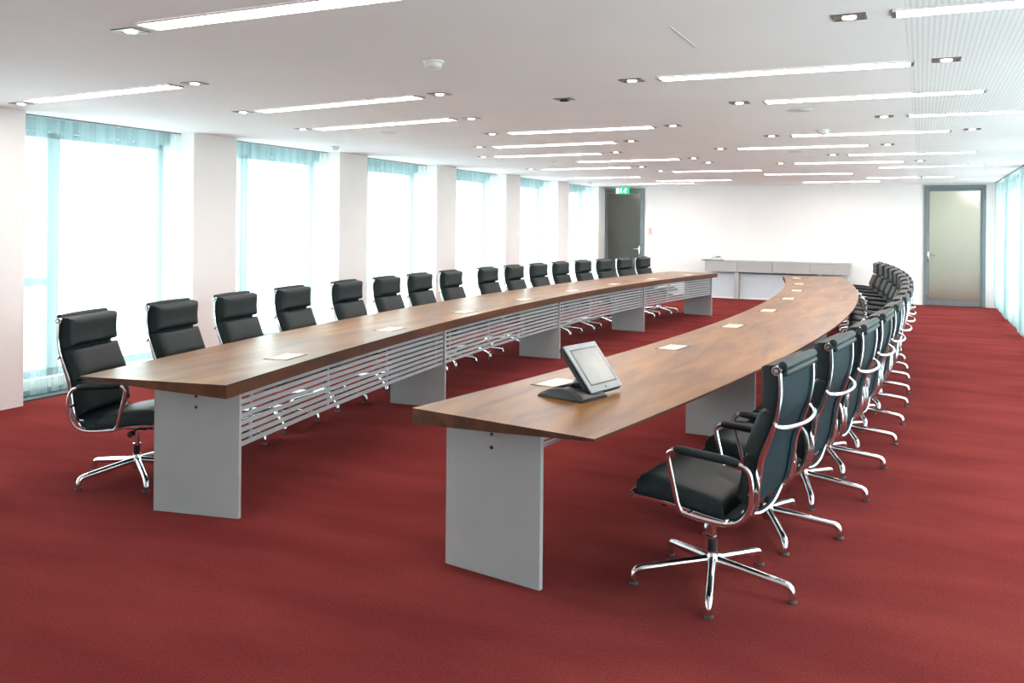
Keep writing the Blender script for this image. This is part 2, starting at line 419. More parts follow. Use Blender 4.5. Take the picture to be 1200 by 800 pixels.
# ------------------------------------------------------------------ doors
def door(name, x0, x1, glassm, leafm, handle_x, fw0, fw1):
    """x0..x1 outer frame"""
    bm = B(); y0, y1 = YB-0.03, YB+0.12
    t = 0.07
    box(bm, x0+.002, x0+t, y0, y1, 0, DH-.002, .004); box(bm, x1-t, x1-.002, y0, y1, 0, DH-.002, .004); box(bm, x0+t, x1-t, y0, y1, DH-t, DH-.002, .004)
    d = struct(name, bm, M['frame'])
    a, c_ = x0+t+.004, x1-t-.004
    bm = B(); l0, l1 = YB-0.012, YB+0.05
    zt = DH-t-.004
    box(bm, a, a+fw0, l0, l1, .01, zt, .003); box(bm, c_-fw1, c_, l0, l1, .01, zt, .003)
    box(bm, a+fw0, c_-fw1, l0, l1, zt-.05, zt, .003); box(bm, a+fw0, c_-fw1, l0, l1, .01, .12, .003)
    leaf = obj('door_leaf', bm, M['frame'], d)
    bm = B(); box(bm, a+fw0, c_-fw1, YB+.005, YB+.02, .12, zt-.05); obj('door_glass', bm, glassm, leaf)
    bm = B()
    s = 1 if handle_x < (x0+x1)/2 else -1
    box(bm, handle_x-.018, handle_x+.018, YB-.022, YB-.012, .92, 1.12, .003)
    tube(bm, [(handle_x, YB-.02, 1.05), (handle_x, YB-.065, 1.05), (handle_x+s*.02, YB-.075, 1.05), (handle_x+s*.13, YB-.075, 1.05)], .010, 8)
    obj('door_handle', bm, M['chrome'], d, True)
    return d
door('door_1', DL0, DL1, M['frost_dark'], M['frame'], -6.12, 0.03, 0.03)
door('door_2', DR0, DR1, M['frost'], M['frame'], 0.135, 0.03, 0.03)
# rooms behind the two glass doors
def hall(name, x0, x1, wallm, lampx, em, n):
    y0, y1 = YB+.141, YB+3.2
    bm = B(); box(bm, x0-.1, x0, y0, y1, 0, 2.7); box(bm, x1, x1+.1, y0, y1, 0, 2.7); box(bm, x0-.1, x1+.1, y1, y1+.1, 0, 2.7); box(bm, x0-.1, x1+.1, y0, y1, 2.7, 2.8)
    h = struct(name, bm, wallm)
    bm = B(); box(bm, x0-.1, x1+.1, y0, y1, -.1, 0); obj('hall_floor', bm, M['carpet'], h)
    bm = B(); box(bm, lampx-.12, lampx+.12, y0+.5, y0+2.2, 2.66, 2.698); obj('hall_lamp', bm, em, h)
hall('wall_hall_right', -0.5, 1.9, M['hall'], 1.15, M['hall_lamp'], 0)
M['hall_lamp_dim'] = emit('lit_dim_hall_lamp', (1.0, 0.95, 0.85), 5.0)
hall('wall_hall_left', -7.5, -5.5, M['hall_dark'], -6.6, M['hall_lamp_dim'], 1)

# exit sign hanging before the left door
sg = empty('exit_sign', 'green and white emergency exit sign with running figure above the dark door', 'sign', (-6.51, YB-.16, 2.37))
bm = B(); box(bm, -.17, .17, -.015, .015, 0, .165, .003); obj('sign_box', bm, M['green'], sg)
bm = B(); box(bm, -.15, -.085, -.018, -.0152, .02, .145); obj('sign_doorway', bm, M['sign_white'], sg)
bm = B(); box(bm, -.045, -.02, -.018, -.0152, .07, .145)                      # arrow shaft
v = [bm.verts.new(p) for p in ((-.065, -.0165, .075), (0, -.0165, .075), (-.0325, -.0165, .022))]; bm.faces.new(v)
obj('sign_arrow', bm, M['sign_white'], sg)
bm = B()
def limb(pts, r): tube(bm, [(x, -.0165, z) for x, z in pts], r, 6, flat=0.2, up=(1, 0, 0))
lathe_c = (0.088, .135)
vs = [bm.verts.new((lathe_c[0]+.014*math.cos(t*math.pi/5), -.0175, lathe_c[1]+.014*math.sin(t*math.pi/5))) for t in range(10)]; bm.faces.new(vs)
limb([(.08, .12), (.068, .075)], .012); limb([(.072, .078), (.09, .055), (.078, .022)], .009); limb([(.066, .078), (.05, .055), (.022, .048)], .009)
limb([(.08, .115), (.105, .095), (.122, .105)], .007); limb([(.076, .113), (.052, .105), (.042, .085)], .007)
obj('sign_running_figure', bm, M['sign_white'], sg)
bm = B(); box(bm, -.1, -.09, -.004, .004, .165, .18); box(bm, .09, .1, -.004, .004, .165, .18); obj('sign_hanger', bm, M['lampbox'], sg)

# wall switches
bm = B(); box(bm, -5.90, -5.82, YB-.016, YB-.001, 1.40, 1.56, .004); box(bm, -5.88, -5.84, YB-.022, YB-.015, 1.43, 1.50, .003)
tag(obj('fire_alarm_button', bm, M['red_plastic']), 'small pale red alarm button on the white wall right of the dark door', 'switch')
bm = B(); box(bm, -5.85, -5.77, YB-.012, YB-.001, 0.94, 1.09, .003); box(bm, -5.84, -5.78, YB-.017, YB-.011, .955, 1.01, .002)
tag(obj('light_switch', bm, M['white_plastic']), 'white light switch plate on the wall below the alarm button', 'switch')

# ------------------------------------------------------------------ conference tables
ZT = 0.76
def arc(c, r, deg, sgn):
    a = math.radians(deg)
    return Vector((c[0] + sgn*r*math.cos(a), c[1] + r*math.sin(a), 0))
def table(name, label, c, sgn, rin, width, d0, d1, panels, near_screws):
    """c centre of the arc, sgn +1: table lies at +x of c, inner edge (towards the aisle) at r=rin for sgn -1 too"""
    root = empty(name, label, 'table', tuple(arc(c, rin + sgn_out(sgn)*width/2, (d0+d1)/2, sgn)))
    org = root.location.copy()
    def pt(r, deg, z): 
        v = arc(c, r, deg, sgn); return (v.x-org.x, v.y-org.y, z)
    so = sgn_out(sgn)
    n = 72
    # tabletop: thick inner edge, knife edge outside
    bm = B(); rings = []
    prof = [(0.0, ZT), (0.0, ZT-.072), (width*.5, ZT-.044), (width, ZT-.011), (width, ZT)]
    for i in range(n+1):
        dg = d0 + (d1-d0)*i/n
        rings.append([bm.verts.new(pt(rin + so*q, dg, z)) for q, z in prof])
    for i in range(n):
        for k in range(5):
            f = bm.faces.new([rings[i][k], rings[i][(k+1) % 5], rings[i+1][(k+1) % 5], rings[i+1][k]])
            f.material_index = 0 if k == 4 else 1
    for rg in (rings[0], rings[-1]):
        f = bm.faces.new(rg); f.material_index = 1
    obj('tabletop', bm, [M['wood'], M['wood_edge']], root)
    # slab legs
    for j, dg in enumerate(panels):
        r0 = rin + so*0.045; r1 = r0 + so*0.53
        a = math.radians(dg)
        bm = B(); hw = math.degrees(0.0125/rin)
        pr = [(r0, dg-hw), (r1, dg-hw), (r1, dg+hw), (r0, dg+hw)]
        zi, zo = ZT-.072, ZT-.038
        vb = [bm.verts.new(pt(r, q, 0)) for r, q in pr]
        vt = [bm.verts.new(pt(r, q, zi if r == r0 else zo-.0)) for r, q in pr]
        bm.faces.new(vb[::-1]); bm.faces.new(vt)
        for k in range(4): bm.faces.new([vb[k], vb[(k+1) % 4], vt[(k+1) % 4], vt[k]])
        bmesh.ops.bevel(bm, geom=bm.edges[:], offset=.0015, segments=1, affect='EDGES')
        leg = obj('panel_leg', bm, M['panel'], root)
        if j == 0:
            for zz in (ZT-.112, ZT-.172):
                bm = B(); p0 = Vector(pt((r0+r1)/2 , dg-hw, zz)); t = (Vector(pt((r0+r1)/2, dg-hw-.1, zz)) - p0).normalized()
                tube(bm, [p0 - t*.004, p0 + t*.003], .0085, 10); obj('screw', bm, M['screw'], leg)
    # louvred modesty screen in every bay
    zs = [ZT-.100 - .0385*k for k in range(8)]
    rs = rin + so*0.062
    for j in range(len(panels)-1):
        a0 = panels[j] + math.degrees(.016/rin); a1 = panels[j+1] - math.degrees(.016/rin)
        proto = None
        bm = B(); m_ = 14; rg = []
        for i in range(m_+1):
            dg = a0 + (a1-a0)*i/m_
            rg.append([bm.verts.new(pt(rs + so*q, dg, z)) for q, z in ((0, -.0118), (.003, .0118), (.009, .0118), (.006, -.0118))])
        for i in range(m_):
            for k in range(4): bm.faces.new([rg[i][k], rg[i][(k+1) % 4], rg[i+1][(k+1) % 4], rg[i+1][k]])
        bm.faces.new(rg[0]); bm.faces.new(rg[-1])
        proto = obj('slat', bm, M['slat'], root, loc=(0, 0, zs[0]))
        for z in zs[1:]:
            cpy = proto.copy(); COL.objects.link(cpy); cpy.parent = root; cpy.location = (0, 0, z)
        for fr_ in (.045, .35, .65, .955):
            dg = a0 + (a1-a0)*fr_; hw = math.degrees(.009/rin)
            bm = B()
            vs = [(r, q, z) for z in (zs[-1]-.012, ZT-.072) for r, q in ((rs+so*.008, dg-hw), (rs+so*.02, dg-hw), (rs+so*.02, dg+hw), (rs+so*.008, dg+hw))]
            vv = [bm.verts.new(pt(*q)) for q in vs]
            for f in ((0,3,2,1),(4,5,6,7),(0,1,5,4),(1,2,6,5),(2,3,7,6),(3,0,4,7)): bm.faces.new([vv[i] for i in f])
            obj('slat_bracket', bm, M['slat'], root)
    return root
def sgn_out(sgn):     # outward (chair side) change of radius
    return 1
# left table: arc centre to the right (+x), table at -x of it ; chairs outside
LCEN, LRIN = (29.642, 9.904), 33.512
RCEN, RRIN = (-36.173, 9.348), 34.59
table('conference_table', 'long curved walnut conference table on the window side, grey slab legs and slatted screen',
      LCEN, -1, LRIN, 0.895, -11.14, 10.22, [-10.78, -5.60, -0.37, 4.93, 9.98], True)
table('conference_table', 'long curved walnut conference table on the right, with the touch screen on its near end',
      RCEN, 1, RRIN, 0.955, -9.90, 10.75, [-9.56, -4.40, 0.70, 5.65, 10.35], True)

# connection ports let into the tops
pm = None
def port(c, sgn, rin, deg, label, group):
    global pm
    p = arc(c, rin + 0.195, deg, sgn)
    rz = math.radians(deg)*sgn
    if pm is None:
        r = empty('table_port', None, None)
        bm = B(); box(bm, -.064, .064, -.115, .115, .0003, .004, .0012); obj('port_lid', bm, M['cream'], r)
        for s in (-1, 1):
            bm = B(); box(bm, s*.074-.0075, s*.074+.0075, -.128, .128, .0003, .0022); obj('cable_slot', bm, M['black'], r)
        pm = r
    else: r = copy_tree(pm)
    r.location = (p.x, p.y, ZT); r.rotation_euler = (0, 0, rz)
    tag(r, label, 'table port', group)
LP = [-9.52, -6.91, -4.30, -1.64, 0.95, 3.53, 6.11, 8.75]
RP = [-8.35, -5.62, -3.09, -0.51, 2.19, 4.54, 6.95, 9.45]
for i, d in enumerate(LP):
    port(LCEN, -1, LRIN, d, '%s cream cable port lid from the near end, let into the left table' % ORD[i+1], 'cable ports in the left table')
for i, d in enumerate(RP):
    lab = 'cream cable port lid in the right table, partly behind the touch screen' if i == 0 else '%s cream cable port lid from the near end, let into the right table' % ORD[i+1]
    port(RCEN, 1, RRIN, d, lab, 'cable ports in the right table')

# ------------------------------------------------------------------ chair
PROF = spline([(.267, .428), (.15, .424), (-.01, .402), (-.14, .388), (-.205, .405), (-.243, .47), (-.262, .57), (-.276, .66), (-.312, .755), (-.343, .84), (-.356, .93), (-.352, 1.022)], 6)
AL = [0]
for i in range(1, len(PROF)): AL.append(AL[-1] + (PROF[i]-PROF[i-1]).length)
def prof_at(s):
    s = max(0, min(AL[-1]-1e-6, s))
    for i in range(len(AL)-1):
        if AL[i+1] >= s: break
    t = (s-AL[i])/(AL[i+1]-AL[i]); p = PROF[i].lerp(PROF[i+1], t)
    i0, i1 = max(0, i-2), min(len(PROF)-1, i+3)
    tg = (PROF[i1]-PROF[i0]).normalized()
    nrm = Vector((-tg.y, tg.x))          # towards the sitter: up from seat, forward from back
    return p, (-nrm if False else nrm), tg
def s_of_z(z):
    best = min((abs(PROF[i].y-z), AL[i]) for i in range(len(PROF)) if PROF[i].x < -.15 and PROF[i].y > .39)
    return best[1]
def nfix(p, nrm):
    # sitter side
    ref = Vector((0.05, 0.75)) - p
    return nrm if nrm.dot(ref) > 0 else -nrm
def pad(name, s0, s1, hw, T, parent, over=0.0):
    n, m_ = 14, 16
    us = [-math.cos(math.pi*i/n) for i in range(n+1)]
    vs_ = [-math.cos(math.pi*j/m_) for j in range(m_+1)]
    bm = B(); front = []; back = []
    for u in us:
        s = (s0+s1)/2 + u*(s1-s0)/2
        ex = 0
        if s > AL[-1]: ex = s-AL[-1]
        p, nr, tg = prof_at(s); nr = nfix(p, nr); p = p + tg*ex
        rf, rb = [], []
        for v in vs_:
            hh = T*max(0, 1-max(abs(u)**9.0, abs(v)**16))**.30*((1.12-.16*u) if name == 'seat_pad' else 1)
            crown = 1 + .10*(1-v*v)
            q = p + nr*(.004 + hh*crown); y = v*hw
            rf.append(bm.verts.new((q.x, y, q.y)))
            q = p + nr*(-.004 - .010*(max(0, 1-abs(u)**4)*max(0, 1-abs(v)**6))**.5 if name == 'seat_pad' else .003)
            rb.append(bm.verts.new((q.x, y, q.y)))
        front.append(rf); back.append(rb)
    for i in range(n):
        for j in range(m_):
            bm.faces.new([front[i][j], front[i+1][j], front[i+1][j+1], front[i][j+1]])
            bm.faces.new([back[i][j], back[i][j+1], back[i+1][j+1], back[i+1][j]])
    bmesh.ops.remove_doubles(bm, verts=bm.verts, dist=0.0)
    for a, b_ in ((0, 0), (n, n)):
        for j in range(m_): bm.faces.new([front[a][j], front[a][j+1], back[a][j+1], back[a][j]])
    for i in range(n):
        for j in (0, m_): bm.faces.new([front[i][j], back[i][j], back[i+1][j], front[i+1][j]])
    bmesh.ops.remove_doubles(bm, verts=bm.verts, dist=0.0015)
    return obj(name, bm, M['leather'], parent, True)
def make_chair():
    r = empty('conference_chair')
    HW = .252
    # leather sling skin behind and under the pads
    bm = B(); a = []
    for i, p in enumerate(PROF):
        pr = prof_at(AL[i]); nr = nfix(p, pr[1])
        a.append([bm.verts.new((q.x, y, q.y)) for q, y in ((p+nr*.003, -HW), (p+nr*.003, HW), (p-nr*.003, HW), (p-nr*.003, -HW))])
    for i in range(len(a)-1):
        for k in range(4): bm.faces.new([a[i][k], a[i][(k+1) % 4], a[i+1][(k+1) % 4], a[i+1][k]])
    bm.faces.new(a[0]); bm.faces.new(a[-1])
    obj('sling_back', bm, M['sling'], r, True)
    pad('seat_pad', .002, AL[-1]*.36, .246, .064, r)
    z = s_of_z
    pad('back_pad', z(.455), z(.655), .245, .060, r)
    pad('back_pad', z(.66), z(.845), .245, .066, r)
    pad('back_pad', z(.850), AL[-1]+.024, .245, .070, r)
    # leather roll folded over the top tube
    bm = B()
    for x_, z_, r_ in ((-.372, 1.042, .022), (-.379, 1.014, .017)):
        pts = [(x_, y, z_) for y in (-.240, -.232, -.12, 0, .12, .232, .240)]
        tube(bm, pts, [r_*.3, r_*.85, r_, r_*1.05, r_, r_*.85, r_*.3], 12)
    obj('headrest_roll', bm, M['leather'], r, True)
    # side ribs
    for s in (-1, 1):
        bm = B(); rings = []
        for i, p in enumerate(PROF):
            pr = prof_at(AL[i]); nr = nfix(p, pr[1]); f = AL[i]/AL[-1]
            w = .009 + .006*math.sin(min(1, max(0, (f-.35)/.5))*math.pi)
            sec = [(-w, .0), (-w*.6, .0065), (w*.6, .0065), (w, 0), (w*.6, -.0065), (-w*.6, -.0065)]
            q0 = -.003 - w
            rings.append([bm.verts.new((p.x+nr.x*(q+q0), s*.249+e, p.y+nr.y*(q+q0))) for q, e in sec])
        for i in range(len(rings)-1):
            for k in range(6): bm.faces.new([rings[i][k], rings[i][(k+1) % 6], rings[i+1][(k+1) % 6], rings[i+1][k]])
        bm.faces.new(rings[0]); bm.faces.new(rings[-1])
        obj('side_rib', bm, M['chrome'], r, True)
    # cross tubes with capped ends
    for nm, (x, zz), rr in (('front_tube', (.276, .422), .0165), ('top_tube', (-.357, 1.026), .0195)):
        bm = B(); tube(bm, [(x, -.267, zz), (x, .267, zz)], rr, 14); t_ = obj(nm, bm, M['chrome'], r, True)
        for s in (-1, 1):
            bm = B(); tube(bm, [(x, s*.2655, zz), (x, s*.2695, zz)], rr*.74, 12); cp = obj('end_cap', bm, M['black'], t_, True)
            bm = B(); tube(bm, [(x, s*.269, zz), (x, s*.2715, zz)], rr*.48, 12); obj('cap_screw', bm, M['chrome'], t_, True)
    # bowed brace behind the back
    bm = B()
    pts = spline([(-.345, -.257, .815), (-.362, -.250, .800), (-.390, -.20, .793), (-.408, -.10, .788), (-.413, 0, .786), (-.408, .10, .788), (-.390, .20, .793), (-.362, .250, .800), (-.345, .257, .815)], 3)
    tube(bm, pts, .0075, 8, flat=1.25); obj('back_brace', bm, M['chrome'], r, True)
    bm = B(); tube(bm, spline([(-.228, -.25, .43), (-.235, -.12, .395), (-.237, 0, .385), (-.235, .12, .395), (-.228, .25, .43)], 4), .010, 8, flat=1.4)
    obj('lower_brace', bm, M['chrome'], r, True)
    # arms
    for s in (-1, 1):
        y = s*.288
        loop = spline([(.030, .392), (.050, .425), (.075, .53), (.094, .612), (.088, .64), (.055, .652), (-.06, .645), (-.205, .632), (-.244, .618), (-.262, .585), (-.268, .52), (-.258, .455), (-.222, .402), (-.160, .378), (-.06, .380), (.030, .392)], 4)
        bm = B(); tube(bm, [(x, y, zz) for x, zz in loop], .0080, 8, cap=False, flat=1.35, up=(0, 1, 0))
        for x, zz in ((-.262, .52), (-.16, .384), (.0, .392)):
            tube(bm, [(x, s*.255, zz), (x, s*.292, zz)], .0085, 8)
        tube(bm, spline([(-.283, s*.268, .585), (-.289, s*.268, .55), (-.286, s*.268, .48), (-.262, s*.268, .43)], 3), .0065, 8)
        arm = obj('armrest', bm, M['chrome'], r, True)
        bm = B()
        tube(bm, [(.066, y, .6535), (.055, y, .6555), (.02, y, .654), (-.06, y, .650), (-.16, y, .643), (-.205, y, .637), (-.215, y, .634)], [.010, .0165, .0185, .0185, .0185, .017, .010], 12, flat=1.15)
        obj('arm_pad', bm, M['leather'], arm, True)
    # pedestal
    bm = B(); lathe(bm, [(.022, .055), (.027, .07), (.036, .095), (.034, .118), (.024, .135), (.023, .150)], n=18); obj('base_hub', bm, M['chrome'], r, True)
    bm = B(); lathe(bm, [(.021, .150), (.021, .214)], n=16); obj('column_sleeve', bm, M['black'], r, True)
    bm = B(); lathe(bm, [(.0235, .208), (.0235, .216), (.0150, .218), (.0150, .345)], n=16); obj('gas_column', bm, M['chrome'], r, True)
    R0 = .353
    for k in range(5):
        a_ = 2*math.pi*k/5
        c_, s_ = math.cos(a_), math.sin(a_)
        path = spline([(.020, .112), (.12, .100), (.24, .084), (.315, .074), (.341, .066), (R0, .045), (R0+.002, .016)], 3)
        bm = B(); tube(bm, [(p.x*c_, p.x*s_, p.y) for p in path], [.0200-.0040*min(1, i/ (len(path)-1)) + (.0015 if i > len(path)-4 else 0) for i in range(len(path))], 10)
        leg = obj('base_leg', bm, M['chrome'], r, True)
        bm = B(); lathe(bm, [(.015, .0005), (.021, .003), (.020, .012), (.012, .017)], R0*c_+.002*c_, R0*s_+.002*s_, n=14); obj('glide', bm, M['glide'], leg, True)
    # tilt mechanism
    bm = B(); box(bm, -.075, .095, -.055, .055, .338, .378, .008)
    tube(bm, [(.09, 0, .345), (.16, 0, .372), (.20, 0, .40)], .016, 8); tube(bm, [(-.07, 0, .345), (-.16, 0, .365)], .018, 8)
    box(bm, -.03, .0, -.235, .235, .366, .384, .004); box(bm, .12, .145, -.235, .235, .386, .404, .004)
    obj('tilt_mechanism', bm, M['black'], r)
    bm = B(); tube(bm, [(.03, -.055, .345), (.04, -.11, .335), (.045, -.13, .333)], [.006, .006, .006], 8); tube(bm, [(.045, -.125, .333), (.047, -.155, .332)], .018, 12)
    obj('tilt_lever', bm, M['black'], r, True)
    return r
LC = [(-4.429,3.909,10.3),(-4.565,4.707,8.9),(-4.673,5.458,7.5),(-4.77,6.269,6.1),(-4.854,7.19,4.4),(-4.905,7.972,3.0),(-4.934,8.699,1.7),(-4.948,9.457,0.3),(-4.938,10.439,-1.4),(-4.908,11.205,-2.9),(-4.863,11.955,-4.2),(-4.804,12.690,-5.5),(-4.718,13.459,-6.9),(-4.618,14.20,-8.3),(-4.501,14.955,-9.6),(-4.371,15.677,-10.9)]
RC = [(-0.835,3.912,-8.2),(-0.722,4.745,-6.9),(-0.635,5.527,-5.7),(-0.569,6.271,-4.5),(-0.516,7.031,-3.3),(-0.48,7.79,-2.2),(-0.459,8.546,-1.0),(-0.455,9.27,0.4),(-0.463,10.00,1.3),(-0.488,10.75,2.5),(-0.528,11.5,3.6),(-0.584,12.25,4.8),(-0.657,13.0,6.0),(-0.740,13.72,7.1),(-0.838,14.42,8.2),(-0.950,15.12,9.3)]
RB = [0, 4, -4, 3, 1, -3, 5, 2]
chair0 = make_chair(); used = False
FIXED = ('base_leg', 'base_hub', 'column_sleeve', 'gas_column')
def place_chair(x, y, rz, base_rot, label, group, drop=0.0):
    global used
    ch = chair0 if not used else copy_tree(chair0)
    used = True
    ch.location = (x, y, 0); ch.rotation_euler = (0, 0, rz)
    for c_ in ch.children:
        nm = c_.name.split('.')[0]
        if nm == 'base_leg': c_.rotation_euler = (0, 0, base_rot)
        if nm not in FIXED: c_.location = (0, 0, -drop)      # gas spring set a little lower
    tag(ch, label, 'chair', group)
for i, (x, y, d) in enumerate(RC):
    lab = {0: 'black high-back chair with chrome arms nearest the camera, at the right table',
           15: 'farthest black high-back chair at the right table, by the sideboard end'}.get(i, '%s black high-back chair from the near end along the right table' % ORD[i+1])
    rz = math.pi + math.radians(d)
    world_leg = 3.6298 if i == 0 else math.radians(RB[i] if i < len(RB) else random.uniform(-6, 6))
    place_chair(x, y, rz, world_leg - rz, lab, 'black chairs along the right table')
for i, (x, y, d) in enumerate(LC):
    lab = {0: 'black high-back chair with chrome arms at the near left corner of the left table',
           15: 'farthest black high-back chair at the left table, against the white back wall'}.get(i, '%s black high-back chair from the near end along the window-side table' % ORD[i+1])
    rz = math.radians(d + (7 if i == 0 else 2))
    y += .012 if i == 0 else 0
    place_chair(x, y, rz, math.radians(39 if i == 0 else 36 + random.uniform(-6, 6)) - rz, lab, 'black chairs along the window-side table', .028)

# ------------------------------------------------------------------ touch screen on the right table
ts = empty('touch_screen', 'tilted touch screen on a black wedge base on the right table', 'monitor', (-1.55, 4.02, ZT), math.radians(-13))
ts.rotation_euler = (0, 0, 0)
O_ = Vector((-1.55, 4.02, 0))
ex = Vector((.066, .287, 0)).normalized(); ey = Vector((-ex.y, ex.x, 0))      # along the bottom edge ; to the back
def L2(p): return Vector(p) - O_
bl = Vector((-1.431, 3.951, .79-ZT)) - O_
upv = (ey*.173 + Vector((0, 0, .212))).normalized(); nrm = ex.cross(upv).normalized()
if nrm.z < 0: nrm = -nrm
WD, HT, TH = .295, .274, .030
def rbox(name, u0, u1, v0, v1, w0, w1, m, parent, bev=.006, seg=3):
    bm = B(); box(bm, u0, u1, v0, v1, w0, w1)
    bmesh.ops.bevel(bm, geom=bm.edges[:], offset=bev, segments=seg, affect='EDGES')
    for v in bm.verts: v.co = bl + ex*v.co.x + upv*v.co.y + nrm*v.co.z
    return obj(name, bm, m, parent, True)
rbox('monitor_housing', 0, WD, 0, HT, -.036, -.003, M['device_black'], ts, .008)
rbox('bezel', .001, WD-.001, .001, HT-.001, -.0045, .002, M['device_silver'], ts, .003)
rbox('screen_surround', .034, WD-.022, .038, HT-.030, .0005, .0028, M['black'], ts, .0008, 1)
rbox('screen', .039, WD-.029, .044, HT-.036, .001, .0034, M['screen'], ts, .0006, 1)
rbox('power_key', WD*.5-.004, WD*.5+.004, .014, .024, .001, .0034, M['black'], ts, .001, 1)
# wedge base with vent ribs
bm = B()
f0 = Vector((-1.442, 3.862, 0)) - O_; f1 = Vector((-1.388, 4.055, 0)) - O_
ax = (f1-f0).normalized(); ay = Vector((-ax.y, ax.x, 0)); bw = (f1-f0).length
prof = [(0.0, 0.001), (0.0, .016), (.018, .028), (.09, .050), (.15, .053), (.21, .043), (.262, .020), (.272, .010), (.272, .001)]
rows = []
for sx_, sc_ in ((-.004, .0), (.006, .8), (.02, 1), (bw-.02, 1), (bw-.006, .8), (bw+.004, .0)):
    rows.append([bm.verts.new(f0 + ax*sx_ + ay*q + Vector((0, 0, .001 + (z-.001)*(.45 + .55*sc_)))) for q, z in prof])
for i in range(len(rows)-1):
    for k in range(len(prof)): 
        k2 = (k+1) % len(prof)
        bm.faces.new([rows[i][k], rows[i][k2], rows[i+1][k2], rows[i+1][k]])
bm.faces.new(rows[0]); bm.faces.new(rows[-1])
obj('wedge_base', bm, M['device_black'], ts, True)
for k in range(5):
    bm = B(); q = .145 + .018*k; z = .0535 - (q-.145)*.16 - (.004 if k > 3 else 0)
    a_ = f0 + ax*(.03) + ay*q + Vector((0, 0, z)); b_ = f0 + ax*(bw-.03) + ay*q + Vector((0, 0, z))
    tube(bm, [a_, b_], .0035, 6); obj('vent_rib', bm, M['device_silver'] if k < 0 else M['device_black'], ts, True)
bm = B(); hp = bl + ex*WD*.42 + upv*.11 + nrm*(-.04)
tube(bm, [hp, f0 + ax*bw*.5 + ay*.10 + Vector((0, 0, .045))], .030, 12, flat=1.6); obj('monitor_neck', bm, M['device_black'], ts, True)

# ------------------------------------------------------------------ sideboard at the back wall
sb = empty('sideboard', 'long light grey sideboard hung in front of the white back wall', 'sideboard', (-2.9, 19.8, 0))
SX0, SX1, SY0, SY1, SZ0, SZ1 = -4.42+2.9, -1.36+2.9, -.18, .38, .60, .842
bm = B(); box(bm, SX0, SX1, SY0+.02, SY1, SZ0, SZ1-.012, .003); obj('sideboard_body', bm, M['sideboard'], sb)
bm = B(); box(bm, SX0-.01, SX1+.01, SY0, SY1, SZ1-.012, SZ1, .002); obj('sideboard_top', bm, M['sideboard'], sb)
edges = [SX0, -3.70+2.9, -2.945+2.9, -2.16+2.9, SX1]
for k in range(4):
    bm = B(); box(bm, edges[k]+.009, edges[k+1]-.009, SY0+.002, SY0+.020, SZ0+.002, SZ1-.016, .003); obj('drawer_front', bm, M['sideboard'], sb)
for x in (-3.72+2.9, -1.95+2.9):
    bm = B(); box(bm, x-.05, x+.05, SY0+.03, SY1-.1, 0, SZ0, .003); obj('support_post', bm, M['sideboard'], sb)
for a, b_ in ((SX0+.04, -3.775+2.9), (-3.665+2.9, -2.005+2.9), (-1.895+2.9, SX1-.05)):
    bm = B(); box(bm, a, b_, SY0+.14, SY0+.17, .03, SZ0-.04, .003); o = obj('back_panel', bm, M['sidepanel'], sb)
    bm = B(); box(bm, a, b_, SY0+.12, SY0+.18, 0, .03, .002); obj('plinth_rail', bm, M['white_plastic'], sb)
# telephone and tray on it
ph = empty('telephone', 'small white telephone on a black mat at the left end of the sideboard', 'telephone', (-4.22, 19.85, .842))
bm = B(); box(bm, -.08, .09, -.09, .09, .012, .028, .004)
for v in bm.verts:
    if v.co.z > .02: v.co.z += (v.co.y+.09)*.22
obj('phone_body', bm, M['white_plastic'], ph)
bm = B(); tube(bm, [(-.055, -.08, .060), (-.055, -.06, .078), (-.055, .04, .095), (-.055, .07, .082)], [.015, .014, .014, .015], 8); obj('handset', bm, M['white_plastic'], ph, True)
bm = B(); box(bm, .0, .07, .0, .06, .062, .078, .002); obj('phone_display', bm, M['lampbox'], ph)
bm = B(); box(bm, -.24, .13, -.13, .13, .0, .0115, .003); obj('phone_mat', bm, M['black'], ph); ph.scale = (1.25, 1.0, 1.25)

# ------------------------------------------------------------------ ceiling lights
BARS = [((-3.40,3.05),(-1.94,3.03)),((-.11,4.17),(1.30,4.18)),((-6.39,4.60),(-4.70,4.46)),((-5.08,5.76),(-3.39,5.54)),((-5.50,7.07),(-3.81,6.82)),((-1.52,5.44),(-.06,5.47)),
 ((-1.07,6.75),(.38,6.73)),((-.10,7.99),(1.27,8.0)),((-3.85,8.10),(-2.32,8.06)),((-4.71,9.49),(-3.14,9.37)),((-5.35,10.82),(-3.80,10.78)),((-4.61,12.08),(-3.08,12.03)),
 ((-5.82,13.57),(-4.24,13.44)),((-6.36,16.16),(-4.90,16.16)),((-1.21,9.34),(.24,9.34)),((-2.01,10.66),(-.55,10.68)),((-.86,12.02),(.60,12.04)),((-1.69,13.34),(-.23,13.44)),
 ((-3.88,14.74),(-2.40,14.78)),((-2.54,15.93),(-1.08,16.10)),((-.60,14.64),(.83,14.53)),((-5.0,17.67),(-3.45,17.60)),((-2.23,18.89),(-.76,18.85)),((-.93,17.62),(.55,17.51)),((-6.0,18.81),(-4.45,18.69))]
bars = sorted(BARS, key=lambda q: (q[0][1]+q[1][1]))
def rows_of(items, key):
    rows = []
    for it in sorted(items, key=key):
        if rows and key(it) - key(rows[-1][0]) < .62: rows[-1].append(it)
        else: rows.append([it])
    return rows
